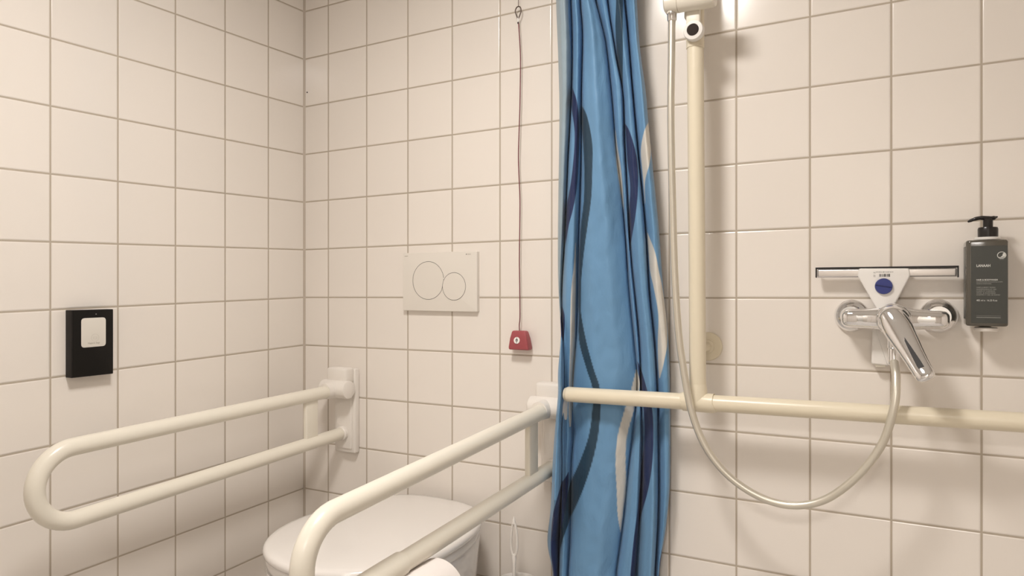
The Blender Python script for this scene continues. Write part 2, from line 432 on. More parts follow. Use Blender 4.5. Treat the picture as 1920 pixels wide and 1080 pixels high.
part('cup', lambda bm: lathe(bm, [(.043, 0), (.050, .004), (.0465, .10), (.0455, .385), (.0478, .388), (.0478, .392), (.0455, .393), (.0435, .388), (.0435, .02), (.0, .018)], (.808, -.080, 0), (0, 0, 1), 48), M_brush, bh)

# ================================================================ black dispenser on the left wall
dp = thing('bag_dispenser', 'black rectangular wall dispenser with a white sheet showing in its window', 'dispenser', (0, -.6745, .994))
part('case', lambda bm: prism(bm, [(u-.6745, v+.9945) for u, v in rrect(.095, .1515, .0015)], LW, 0, .0225, .001), M_blackedge, dp)
part('front_cover', lambda bm: prism(bm, [(u-.6735, v+.9945) for u, v in rrect(.092, .150, .001)], LW, .0223, .0232, .0004), M_black, dp)
part('sheet', lambda bm: prism(bm, round_poly([(-.7010, 1.0515), (-.6450, 1.0520), (-.6450, .9855), (-.7010, .9848)][::-1], .008), LW, .0230, .0237, .0002), M_card, dp)
part('indicator', lambda bm: lathe(bm, [(.0014, 0), (.0014, .0236), (0, .0238)], (0, -.6675, 1.0600), (1, 0, 0), 16), mat('grey_dot', (.22, .21, .2), .4), dp)
def bagmark(bm):
    P = [(.0238, -.6700+.0085*math.cos(2*math.pi*k/40), 1.0060+.0085*math.sin(2*math.pi*k/40)) for k in range(40)]
    tube(bm, P, .00018, 5, closed=True)
    box(bm, (.0236, -.6740, 1.0030), (.0239, -.6660, 1.0034)); box(bm, (.0236, -.6740, 1.0072), (.0239, -.6660, 1.0076))
    box(bm, (.0236, -.6742, 1.0030), (.0239, -.6739, 1.0076)); box(bm, (.0236, -.6662, 1.0030), (.0239, -.6659, 1.0076))
M_faint = mat('faint_grey_ink', (.52, .48, .42), .7)
part('sheet_emblem', bagmark, M_faint, dp)
text('Hygiene bags', .0052, (.0238, -.6865, .9925), M_greyink, dp, wall='left')

# ================================================================ emergency pull cord
pc = thing('emergency_pull_cord', 'thin dark red emergency pull cord with red trapezoid handle beside the flush plate', 'pull cord', (.778, -.015, .985))
y = -.015
part('upper_wire', lambda bm: tube(bm, [(.7745, y, H), (.7744, y, 1.8500)], .0010, 8), M_wire, pc)
part('wire_loop', lambda bm: tube(bm, catmull([(.7728, y, 1.8195), (.7668, y, 1.834), (.7655, y, 1.842), (.7690, y, 1.8490), (.7743, y, 1.8510), (.7800, y, 1.8480), (.7822, y, 1.840), (.7805, y, 1.832), (.7745, y, 1.8195)], 6), .0015, 8), M_wire, pc)
part('ferrule', lambda bm: tube(bm, [(.7737, y, 1.8215), (.7737, y, 1.8110)], .0021, 12), M_white, pc)
part('knot', lambda bm: lathe(bm, [(.0006, -.003), (.0020, -.0015), (.0022, .001), (.001, .003)], (.7735, y, 1.8085), (0, 0, 1), 12), M_ink, pc)
part('cord', lambda bm: tube(bm, catmull([(.7740, y, 1.810), (.7755, y, 1.7984), (.7795, y, 1.74), (.7805, y, 1.70), (.7790, y, 1.60), (.7765, y, 1.53), (.7745, y, 1.4524), (.7785, y, 1.36), (.7788, y, 1.3137), (.7772, y, 1.20), (.7778, y, 1.1477), (.7790, y, 1.0508), (.7770, y, 1.025), (.7790, -.018, 1.010)], 8), .0014, 8), M_cord, pc)
def redh(bm):
    rings = []
    for z, w, d in ((.9605, .0275, .0105), (.9625, .0288, .0125), (.967, .0290, .0130), (.990, .0250, .0120), (1.006, .0205, .0100), (1.0085, .0190, .0088), (1.0095, .0170, .007)):
        pts = [(.7810+.0015*(1.0-z)*10+u, -.0175+v) for u, v in rrect(2*w, 2*d, min(.004, d*.6))]
        rings.append((pts, z))
    loft(bm, rings)
rh = part('pull_handle', redh, M_red, pc)
em = part('emblem', lambda bm: lathe(bm, [(.0088, 0), (.0086, .0008), (0, .0009)], (.7778, -.0300, .9850), (0, -1, .14), 32), M_white, rh)
def man(bm):
    c = Vector((.7778, -.0311, .9850))
    lathe(bm, [(.0011, 0), (0, .0004)], c+Vector((0, 0.0010, .0062)), (0, -1, .14), 12)
    tube(bm, [c+Vector((0, .0006, .0032)), c+Vector((0, 0, -.0052))], .0011, 8)
    tube(bm, catmull([c+Vector((-.0030, .0002, -.0018)), c+Vector((-.0026, .0006, .0018)), c+Vector((0, .0006, .0034)), c+Vector((.0026, .0006, .0018)), c+Vector((.0030, .0002, -.0018))]), .0007, 8)
    lathe(bm, [(.0009, 0), (0, .0004)], c+Vector((-.0004, -.0009, -.0078)), (0, -1, .14), 12)
part('person_mark', man, M_ink, em)

# small dark screw in the corner
tag(part('wall_screw', lambda bm: lathe(bm, [(.0022, 0), (.0022, .001), (.0012, .0022), (0, .0023)], (.0125, 0, 1.7345), (0, -1, 0), 14), M_ink), 'tiny dark screw head in the tile corner', 'screw')

# ================================================================ shower grab rail (L shape: long level tube and upright)
RYY = -.0905; RR = .0178
sr = thing('shower_grab_rail', 'ivory shower grab rail with long level tube and upright pole left of the mixer', 'grab rail', (1.257, 0, .876))
z_at = lambda x: .8668+.0166*(x-.942)
def hrail(bm):
    P = [Vector((x, RYY, z_at(x))) for x in (.9475, .9495, 1.1, 1.25, 1.45, 1.65, 1.85, 2.05, 2.25, 2.38)]
    Rr = [RR-.002]+[RR]*9
    c = Vector((2.38, RYY+.055, z_at(2.38)))
    for k in range(1, 10):
        a = math.pi/2*k/9; P.append(c+Vector((.055*math.sin(a), -.055*math.cos(a), 0))); Rr.append(RR)
    P.append(Vector((2.435, -.001, z_at(2.38)))); Rr.append(RR)
    tube(bm, P, Rr, 32)
part('horizontal_tube', hrail, M_ivory, sr)
part('tube_end_cap', lambda bm: lathe(bm, [(.0150, 0), (.0150, .003), (.0165, .0035), (.0172, .006)], (.942, RYY, z_at(.942)), (1, 0, 0), 32), M_ivory, sr)
PX = 1.2575
part('upright_tube', lambda bm: tube(bm, [(PX, RYY, z_at(PX)+.016), (PX-.002, RYY, 1.20), (PX-.004, RYY, 1.45), (PX-.0055, RYY, 1.643)], .0177, 32), M_ivory, sr)
def tee(bm):
    zz = z_at(PX)
    tube(bm, [(PX-.033, RYY, z_at(PX-.033)), (PX-.031, RYY, zz), (PX+.0345, RYY, zz), (PX+.0365, RYY, z_at(PX+.0365))], [.0192, .0208, .0208, .0192], 32)
    tube(bm, [(PX, RYY, zz), (PX, RYY, zz+.0240), (PX, RYY, zz+.040)], [.0208, .0200, .0178], 32)
part('tee_joint', tee, M_ivory, sr)
fl = part('wall_flange', lambda bm: lathe(bm, [(.0325, 0), (.0325, .0050), (.0310, .0068), (.0155, .0078), (.0150, .012), (.010, .014), (.0098, .076)], (1.2586, 0, .9872), (0, -1, 0), 40), M_ivory, sr)
part('wall_flange', lambda bm: lathe(bm, [(.0325, 0), (.0325, .0050), (.0310, .0068), (.0178, .0078)], (2.435, 0, z_at(2.38)), (0, -1, 0), 40), M_ivory, sr)
part('upper_collar', lambda bm: tube(bm, [(PX-.0055, RYY, 1.640), (PX-.0055, RYY, 1.6415), (PX-.0057, RYY, 1.70), (PX-.006, RYY, 2.05), (PX-.006, RYY, 2.052)], [.0180, .0192, .0192, .0192, .017], 32), M_ivory, sr)
part('upper_wall_arm', lambda bm: tube(bm, [(PX-.006, RYY+.01, 2.0), (PX-.006, -.001, 2.0)], .0150, 20), M_ivory, sr)

# holder for the hand shower, clamped on the top of the upright
hh = thing('hand_shower_holder', 'cream sliding hand shower holder with black-centred knob on the upright pole', 'shower holder', (PX, RYY, 1.71))
HB = Vector((1.250, -.130, 1.731))
part('barrel', lambda bm: lathe(bm, [(.0170, -.0530), (.0215, -.050), (.0218, .0), (.0218, .049), (.0200, .0530)], HB, (1, 0, -.03), 36), M_cream, hh)
part('barrel_seam', lambda bm: lathe(bm, [(.0221, -.0235), (.0221, -.0228)], HB, (1, 0, -.03), 36), mat('seam_brown', (.42, .34, .24), .6), hh)
part('cone_socket', lambda bm: lathe(bm, [(.0085, -.030), (.0105, -.026), (.0135, -.005), (.0190, .018), (.0180, .026)], (1.2115, -.130, 1.738), (0.05, 0, 1), 28), M_cream, hh)
part('strap', lambda bm: (box(bm, (1.2400, -.122, 1.670), (1.2690, -.110, 1.725), .002), box(bm, (1.232, -.112, 1.700), (1.262, -.080, 1.745), .006)), M_cream, hh)
kn = part('knob', lambda bm: lathe(bm, [(.0195, 0), (.0212, .002), (.0215, .012), (.0200, .0165), (.0132, .0180), (.0130, .017)], (1.2555, -.108, 1.6695), (0, -1, 0), 44), M_white, hh)
part('knob_centre', lambda bm: lathe(bm, [(.0127, 0), (.0125, .0183), (.010, .0187), (0, .0187)], (1.2555, -.108, 1.6695), (0, -1, 0), 36), mat('dark_brown_cap', (.028, .018, .014), .65, spec=.2), hh)

# hand shower standing in the cone
hs = thing('hand_shower', 'chrome hand shower in its cream holder, mostly above the picture', 'hand shower', (1.2125, -.130, 1.762))
part('handle', lambda bm: tube(bm, catmull([(1.2125, -.130, 1.7625), (1.2140, -.134, 1.81), (1.2180, -.146, 1.88), (1.2230, -.165, 1.935)]), [.0105+.004*(k/24) for k in range(25)], 24, 'round'), M_chrome, hs)
part('shower_head', lambda bm: lathe(bm, [(.012, -.022), (.030, -.016), (.046, -.004), (.049, .004), (.046, .010), (0, .011)], (1.225, -.178, 1.952), (.05, -.75, -.66), 44), M_chrome, hs)

# hose
HO = [(1.2118, -.130, 1.706), (1.2110, -.130, 1.62), (1.2095, -.130, 1.5109), (1.2108, -.130, 1.40), (1.2137, -.130, 1.2807), (1.2165, -.130, 1.18), (1.2207, -.130, 1.0971), (1.2265, -.130, 1.02), (1.2345, -.130, .9604), (1.2539, -.130, .8594),
      (1.2853, -.130, .7835), (1.3345, -.130, .7283), (1.3976, -.130, .6950), (1.4582, -.130, .6890), (1.5162, -.130, .7106), (1.572, -.130, .7644), (1.6124, -.129, .8297), (1.6316, -.126, .9014), (1.6345, -.110, .9500), (1.6318, -.088, .9740), (1.6310, -.080, .9810)]
hose = thing('shower_hose', 'braided metal shower hose looping down from the holder to the mixer', 'hose', (1.46, -.130, .69))
M_hose = bpy.data.materials.new('braided_metal_hose'); M_hose.use_nodes = True
nt = M_hose.node_tree; b = nt.nodes['Principled BSDF']
b.inputs['Base Color'].default_value = (.71, .675, .59, 1); b.inputs['Metallic'].default_value = .75; b.inputs['Roughness'].default_value = .36
uvn = nt.nodes.new('ShaderNodeUVMap'); wv = nt.nodes.new('ShaderNodeTexWave'); wv.wave_type = 'BANDS'; wv.bands_direction = 'X'; wv.inputs['Scale'].default_value = 1.0
wv.inputs['Distortion'].default_value = 0
nt.links.new(uvn.outputs[0], wv.inputs['Vector']); bpn = nt.nodes.new('ShaderNodeBump'); bpn.inputs['Strength'].default_value = .55; bpn.inputs['Distance'].default_value = .0006
nt.links.new(wv.outputs['Fac'], bpn.inputs['Height']); nt.links.new(bpn.outputs['Normal'], b.inputs['Normal'])
def hose_mesh():
    bm = bmesh.new(); P = catmull(HO, 14); seg = 20
    tube(bm, P, .0076, seg)
    uv = bm.loops.layers.uv.new('UVMap'); bm.verts.ensure_lookup_table(); acc = [0]
    for a, c in zip(P, P[1:]): acc.append(acc[-1]+(c-a).length)
    for f in bm.faces:
        ks = [l.vert.index % seg for l in f.loops]; wrap = max(ks)-min(ks) > seg/2
        for l in f.loops:
            i = l.vert.index
            k = i % seg; k = k+seg if wrap and k < seg/2 else k
            l[uv].uv = (acc[min(i//seg, len(acc)-1)]*95+k/seg*1.0, k/seg)
    return me_from(bm, 'hose')
obj('hose_body', hose_mesh(), M_hose, hose)
part('hose_nut', lambda bm: lathe(bm, [(.0088, -.012), (.0098, -.010), (.0104, .010), (.0095, .014)], (1.2118, -.130, 1.706), (0, 0, 1), 24), M_chrome2, hose)
part('hose_nut', lambda bm: lathe(bm, [(.0088, -.018), (.0108, -.016), (.0108, .012), (.0090, .016)], (1.6310, -.078, .9890), (0, 0.05, 1), 24), M_chrome, hose)

# ================================================================ mixer
mx = thing('shower_mixer', 'chrome single-lever shower mixer on two round wall escutcheons', 'mixer tap', (1.63, 0, 1.06))
for x, z in ((1.5539, 1.0625), (1.7070, 1.0645)):
    e = part('escutcheon', lambda bm, x=x, z=z: lathe(bm, [(.0335, 0), (.0338, .003), (.0325, .009), (.0285, .0150), (.0235, .0185), (.0225, .0200)], (x, 0, z), (0, -1, 0), 56), M_chrome, mx)
    part('union_nut', lambda bm, x=x, z=z: lathe(bm, [(.0225, .014), (.0228, .022), (.0210, .024), (.0225, .026), (.0228, .040), (.0200, .043)], (x, 0, z), (0, -1, 0), 48), M_chrome, mx)
def mbody(bm):
    zc = 1.0595
    # slightly flattened bar with rounded ends
    st = [(1.5370, .006, .008), (1.5385, .012, .012), (1.5430, .0165, .0165), (1.5520, .0195, .0190), (1.570, .0195, .0195), (1.600, .0200, .0210), (1.6190, .0235, .0245), (1.632, .0250, .0260), (1.645, .0235, .0245),
          (1.6640, .0198, .0205), (1.690, .0188, .0180), (1.708, .0188, .0178), (1.7170, .0165, .0160), (1.7215, .0120, .0120), (1.7232, .006, .008)]
    n = 40; Rg = []
    for x, ry, rz in st:
        ring = []
        for k in range(n):
            a = 2*math.pi*k/n; c, s = math.cos(a), math.sin(a)
            ring.append(bm.verts.new((x, -.058+ry*math.copysign(abs(c)**.8, c), zc+rz*math.copysign(abs(s)**.8, s))))
        Rg.append(ring)
    for a, c in zip(Rg, Rg[1:]):
        for k in range(n): bm.faces.new((a[k], a[(k+1) % n], c[(k+1) % n], c[k]))
    bm.faces.new(Rg[0]); bm.faces.new(Rg[-1])
part('mixer_body', mbody, M_chrome, mx, auto=70)
part('cartridge_housing', lambda bm: lathe(bm, [(.0300, .050), (.0310, .064), (.0310, .080), (.0298, .0835), (.0285, .0845)], (1.6300, 0, 1.0590), (0, -1, 0), 56), M_chrome, mx)
part('outlet', lambda bm: lathe(bm, [(.0108, 0), (.0112, .003), (.0112, .030), (.014, .045)], (1.6305, -.072, 1.003), (0, 0, 1), 28), M_chrome, mx)
# lever: domed cap that runs out into a long rounded arm, swung to the right
LB = Vector((1.6300, -.088, 1.0580)); LT = Vector((1.6845, -.178, .9560))
dirv = (LT-LB).normalized(); side = dirv.cross(Vector((0, -1, 0))).normalized(); upv = side.cross(dirv).normalized()
if upv.y > 0: upv = -upv
def lever(bm):
    lathe(bm, [(.0270, -.002), (.0285, .001), (.0285, .012), (.0262, .021), (.0200, .0285), (.010, .0325), (0, .0335)], LB+Vector((0, .004, .001)), (0, -1, 0), 48)
    n = 36; Rg = []
    for t, wd, th in ((0.02, .0235, .0200), (.12, .0262, .0200), (.25, .0255, .0165), (.40, .0225, .0132), (.55, .0200, .0112), (.7, .0183, .0100), (.85, .0172, .0095), (.93, .0166, .0094), (.97, .0145, .0082), (.995, .0105, .0060), (1.005, .004, .003)):
        c0 = LB+(LT-LB)*t+upv*(.010*(1-t)**2+.004)
        Rg.append([bm.verts.new(c0+side*wd*math.copysign(abs(math.cos(2*math.pi*k/n))**.9, math.cos(2*math.pi*k/n))+upv*th*math.sin(2*math.pi*k/n)) for k in range(n)])
    for a, c in zip(Rg, Rg[1:]):
        for k in range(n): bm.faces.new((a[k], a[(k+1) % n], c[(k+1) % n], c[k]))
    bm.faces.new(Rg[0]); bm.faces.new(Rg[-1])
lv = part('lever', lever, M_chrome, mx, auto=60)
def dark_strip(bm):
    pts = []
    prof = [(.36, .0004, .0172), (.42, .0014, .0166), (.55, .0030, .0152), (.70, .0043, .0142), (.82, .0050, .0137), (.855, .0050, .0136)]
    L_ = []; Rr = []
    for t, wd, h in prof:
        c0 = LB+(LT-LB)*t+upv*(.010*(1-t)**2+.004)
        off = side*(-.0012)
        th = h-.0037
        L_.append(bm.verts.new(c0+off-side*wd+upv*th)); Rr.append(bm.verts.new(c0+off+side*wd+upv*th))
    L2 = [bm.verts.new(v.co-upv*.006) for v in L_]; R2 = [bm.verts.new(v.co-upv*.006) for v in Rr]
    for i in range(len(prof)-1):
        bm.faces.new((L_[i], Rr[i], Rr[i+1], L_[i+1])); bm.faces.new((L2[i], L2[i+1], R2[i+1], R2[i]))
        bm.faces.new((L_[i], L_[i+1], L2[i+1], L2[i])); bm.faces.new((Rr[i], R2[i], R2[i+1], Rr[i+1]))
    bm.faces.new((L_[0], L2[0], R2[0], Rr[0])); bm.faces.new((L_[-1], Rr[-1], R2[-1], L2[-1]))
part('lever_dark_strip', dark_strip, M_ink, lv, smooth=False)  # narrow black strip set along the lever arm

# ================================================================ squeegee hung behind the mixer
sq = thing('squeegee', 'white triangular shower squeegee with steel blade and blue disc hung behind the mixer', 'squeegee', (1.6125, -.026, 1.08))
part('squeegee_body', lambda bm: prism(bm, round_poly([(1.5655, 1.1450), (1.5680, 1.1600), (1.6570, 1.1590), (1.6590, 1.1440), (1.6285, 1.0790), (1.6240, 1.030), (1.6060, 1.030), (1.5995, 1.0790)][::-1], .004), BW, .014, .0338, .003), M_white, sq)
part('handle_grip', lambda bm: prism(bm, round_poly([(1.5930, 1.045), (1.6200, 1.045), (1.6225, .964), (1.5900, .966)][::-1], .005), BW, .010, .028, .004), M_white, sq)
part('handle_end', lambda bm: box(bm, (1.5975, -.024, .9605), (1.6150, -.013, .967), .002), M_cream, sq)
bl = part('blade_channel', lambda bm: box(bm, (1.4905, -.031, 1.1425), (1.7365, -.019, 1.1590), .0035, 4), mat('brushed_steel', (.84, .80, .77), .34, metal=.8), sq)
def rubber(bm):
    box(bm, (1.4870, -.0325, 1.1592), (1.7395, -.0235, 1.1628), .0008)
    box(bm, (1.4870, -.0322, 1.1415), (1.4890, -.0190, 1.1628), .0005); box(bm, (1.7375, -.0322, 1.1405), (1.7395, -.0190, 1.1628), .0005)
part('rubber_lip', rubber, M_ink, sq)
part('lower_edge', lambda bm: box(bm, (1.4905, -.0312, 1.1420), (1.7365, -.0290, 1.1436), .0005), mat('grey_metal_edge', (.30, .28, .27), .35, metal=.8), sq)
dsc = part('hanging_disc', lambda bm: lathe(bm, [(.0152, .033), (.0158, .0345), (.0158, .0375), (.0150, .0392), (0, .0396)], (1.6127, 0, 1.1235), (0, -1, 0), 48), M_blue, sq)
part('disc_groove', lambda bm: tube(bm, [(1.5990, -.0394, 1.1262), (1.6264, -.0394, 1.1208)], .0012, 8, 'round'), M_blue2, dsc)
def bars(bm):
    random.seed(5); x = 1.6050
    while x < 1.6235:
        wd = random.choice((.0003, .0005, .0009, .0012)); box(bm, (x, -.0342, 1.1425), (x+wd, -.0336, 1.1482)); x += wd+random.choice((.0005, .0008, .0010))
    for zz in (1.1424, 1.1438, 1.1456, 1.1500, 1.1512): box(bm, (1.5948, -.0342, zz), (1.5956, -.0336, zz+.0008)); box(bm, (1.5968, -.0342, zz-.0004), (1.5978, -.0336, zz+.0002))
part('barcode', bars, M_ink, sq, smooth=False)
text('419 0226 480 44-60 N0 51', .0030, (1.5985, -.0339, 1.1508), M_ink, sq, xs=.95)

# ================================================================ soap bottle in its wall bracket
wb = thing('bottle_bracket', 'white round-footed wall bracket that carries the dark soap bottle', 'bracket', (1.781, 0, 1.04))
part('back_plate', lambda bm: prism(bm, [(u+1.781, v+1.13) for u, v in rrect(.030, .165, .006)], BW, 0, .0095, .001), M_wplast, wb)
part('foot_disc', lambda bm: (lathe(bm, [(.0175, 0), (.0190, .002), (.0190, .006), (.017, .0075)], (1.781, -.047, 1.0395), (0, 0, 1), 36), box(bm, (1.771, -.045, 1.0400), (1.791, 0, 1.0480), .002)), M_wplast, wb)
part('neck_ring', lambda bm: (lathe(bm, [(.0195, 0), (.0205, .001), (.0205, .0045), (.0195, .0055), (.0125, .0055), (.0125, 0)], (1.7835, -.042, 1.2090), (0, 0, 1), 36), box(bm, (1.776, -.030, 1.2092), (1.790, 0, 1.2140), .001)), M_white, wb)
bt = thing('soap_bottle', 'dark grey pump soap bottle with white print in the wall bracket right of the mixer', 'bottle', (1.781, -.042, 1.0498))
def bbody(bm):
    rings = []
    for z, s in ((1.0500, .93), (1.0512, .975), (1.0535, 1.0), (1.130, 1.0), (1.2040, 1.0), (1.2065, .975), (1.2080, .93), (1.2084, .60)):
        rings.append(([(1.7805+u, -.042+v) for u, v in rrect(.0650*s, .0600*(.2+.8*s), .0075 if s > .9 else .005)], z))
    loft(bm, rings)
part('bottle_body', bbody, M_bottle, bt)
LF = -.0722
part('label', lambda bm: prism(bm, [(u+1.7835, v+1.1265) for u, v in rrect(.0555, .1420, .001)], BW, .0715, .0722), M_label, bt)
part('side_label', lambda bm: box(bm, (1.7477, -.064, 1.0620), (1.7483, -.022, 1.1970)), M_label, bt)
part('pump_collar', lambda bm: lathe(bm, [(.0148, 0), (.0160, .001), (.0162, .016), (.0150, .0190), (.0085, .0195)], (1.7845, -.042, 1.2140), (0, 0, 1), 36), M_pump, bt)
def pump(bm):
    lathe(bm, [(.0080, 0), (.0080, .0120), (.0085, .0155), (.006, .017)], (1.7845, -.042, 1.2330), (0, 0, 1), 28)
    tube(bm, catmull([(1.7985, -.042, 1.2520), (1.7920, -.042, 1.2500), (1.7840, -.042, 1.2502), (1.7720, -.042, 1.2512), (1.7620, -.042, 1.2488), (1.7545, -.042, 1.2455)], 5), [.0015, .0022, .003]+[.0040]*6+[.0042]*6+[.0036]*5+[.0030]*4+[.0026, .0022], 16, 'round', ell=1.6)
part('pump_head', pump, M_pump, bt)
X0 = 1.7640
tw = lambda s, sz, z, xs=1.0, m=None, bold=0.0: text(s, sz, (X0, LF-.0001, z), m or M_whiteink, bt, xs=xs, bold=bold)
tw('LANAAH', .0066, 1.1588, .82, bold=.00012)
M_dimink = mat('dim_white_ink', (.36, .36, .33), .5)
tw('HAIR & BODYWASH', .0042, 1.1335, .86, bold=.00005)
tw('SHAMPOOING DOUCHE & CORPS', .0026, 1.1302, 1.0, M_dimink); tw('HAAR & DUSCHGEL', .0026, 1.1270, 1.0, M_dimink)
for i, s in enumerate(('HAIR & BODY WASH', 'SHAMPOOING ET GEL', 'CORPS ET CHEVEUX', 'HAAR- & DUSCHBAD', 'CHAMPU Y GEL DE BANO')): tw(s, .0031, 1.1200-.0034*i, 1.0, M_dimink)
tw('485 ml e  16.23 fl.oz', .0045, 1.0958, .86)
part('fine_print_lines', lambda bm: (box(bm, (X0, LF-.0002, 1.0687), (X0+.0370, LF, 1.0690)), box(bm, (X0, LF-.0002, 1.0655), (X0+.0370, LF, 1.0663))), M_dimink, bt, smooth=False)
def eco(bm):
    cx, cz = 1.8025, 1.1795
    P = [(cx+.0064*math.cos(2*math.pi*k/36), LF-.0002, cz+.0060*math.sin(2*math.pi*k/36)) for k in range(36)]
    tube(bm, P, .0006, 6, closed=True)
    # bird-like wing shape on the right half
    W_ = [(-.0012, -.0028), (.0012, -.0005), (.0016, .0028), (.0032, .0044), (.0050, .0028), (.0056, -.0005), (.0044, -.0030), (.0018, -.0022), (.0004, -.0034)]
    prism(bm, [(cx+a, cz+c) for a, c in W_], BW, -LF, -LF+.0003)
    prism(bm, [(cx+a, cz+c) for a, c in ((-.0040, -.0036), (.0034, -.0030), (.0030, -.0040), (-.0030, -.0046))], BW, -LF, -LF+.0003)
part('round_emblem', eco, M_whiteink, bt)
text('5005 0001', .0017, (1.7990, LF-.0001, 1.1712), M_dimink, bt)

# ================================================================ shower curtain
EDGE_L = [(0.906, 1.823), (0.9073, 1.7838), (0.9104, 1.68), (0.9119, 1.5632), (0.9089, 1.4337), (0.9037, 1.2381), (0.9038, 1.12), (0.9085, 1.028), (0.9082, 0.9886), (0.9009, 0.9093), (0.9009, 0.854), (0.8937, 0.7769), (0.8864, 0.6836), (0.8805, 0.5637), (0.8717, 0.4826), (0.882, 0.4315), (0.8864, 0.4059)]
EDGE_R = [(1.1129, 1.782), (1.1185, 1.6838), (1.1327, 1.5722), (1.1384, 1.4986), (1.1489, 1.3882), (1.1604, 1.2661), (1.1705, 1.12), (1.182, 0.9986), (1.1857, 0.8776), (1.1857, 0.6836), (1.1783, 0.5854), (1.1671, 0.5105), (1.1609, 0.4605)]
VALLEYS = [[(0.9458, 1.8151), (0.9479, 1.738), (0.9451, 1.6104), (0.9332, 1.4315), (0.9226, 1.2505), (0.9122, 1.0938), (0.9168, 0.9233), (0.9168, 0.8551), (0.9111, 0.7785), (0.9111, 0.6472), (0.9053, 0.5149), (0.9024, 0.4091)],
 [(0.9709, 1.8101), (0.9758, 1.7331), (0.9716, 1.6067), (0.9683, 1.4284), (0.9593, 1.2362), (0.9529, 1.0422), (0.9426, 0.9117), (0.9397, 0.8334), (0.9426, 0.7555), (0.9369, 0.6767), (0.934, 0.5198), (0.9283, 0.4142)],
 [(1.012, 1.8019), (1.0224, 1.7624), (1.0365, 1.6975), (1.0499, 1.571), (1.0581, 1.4579), (1.0704, 1.3573), (1.081, 1.2322), (1.0879, 1.12), (1.0998, 0.9956), (1.1076, 0.8966), (1.0998, 0.7966), (1.0868, 0.6955), (1.0737, 0.5685), (1.0552, 0.4395)],
 [(1.0415, 1.7961), (1.0489, 1.7451), (1.0639, 1.6558), (1.0763, 1.5798), (1.0804, 1.4557), (1.087, 1.3189), (1.0937, 1.1946), (1.1032, 1.0952), (1.1127, 0.9837), (1.1166, 0.8725), (1.1191, 0.7366), (1.1153, 0.6124), (1.105, 0.4494)],
 [(1.0834, 1.7878), (1.0905, 1.713), (1.1021, 1.5641), (1.1114, 1.4526), (1.122, 1.3414), (1.1301, 1.2429), (1.1367, 1.12), (1.1483, 0.9974), (1.1559, 0.8754), (1.1584, 0.7411), (1.1584, 0.6066), (1.1509, 0.4585)]]
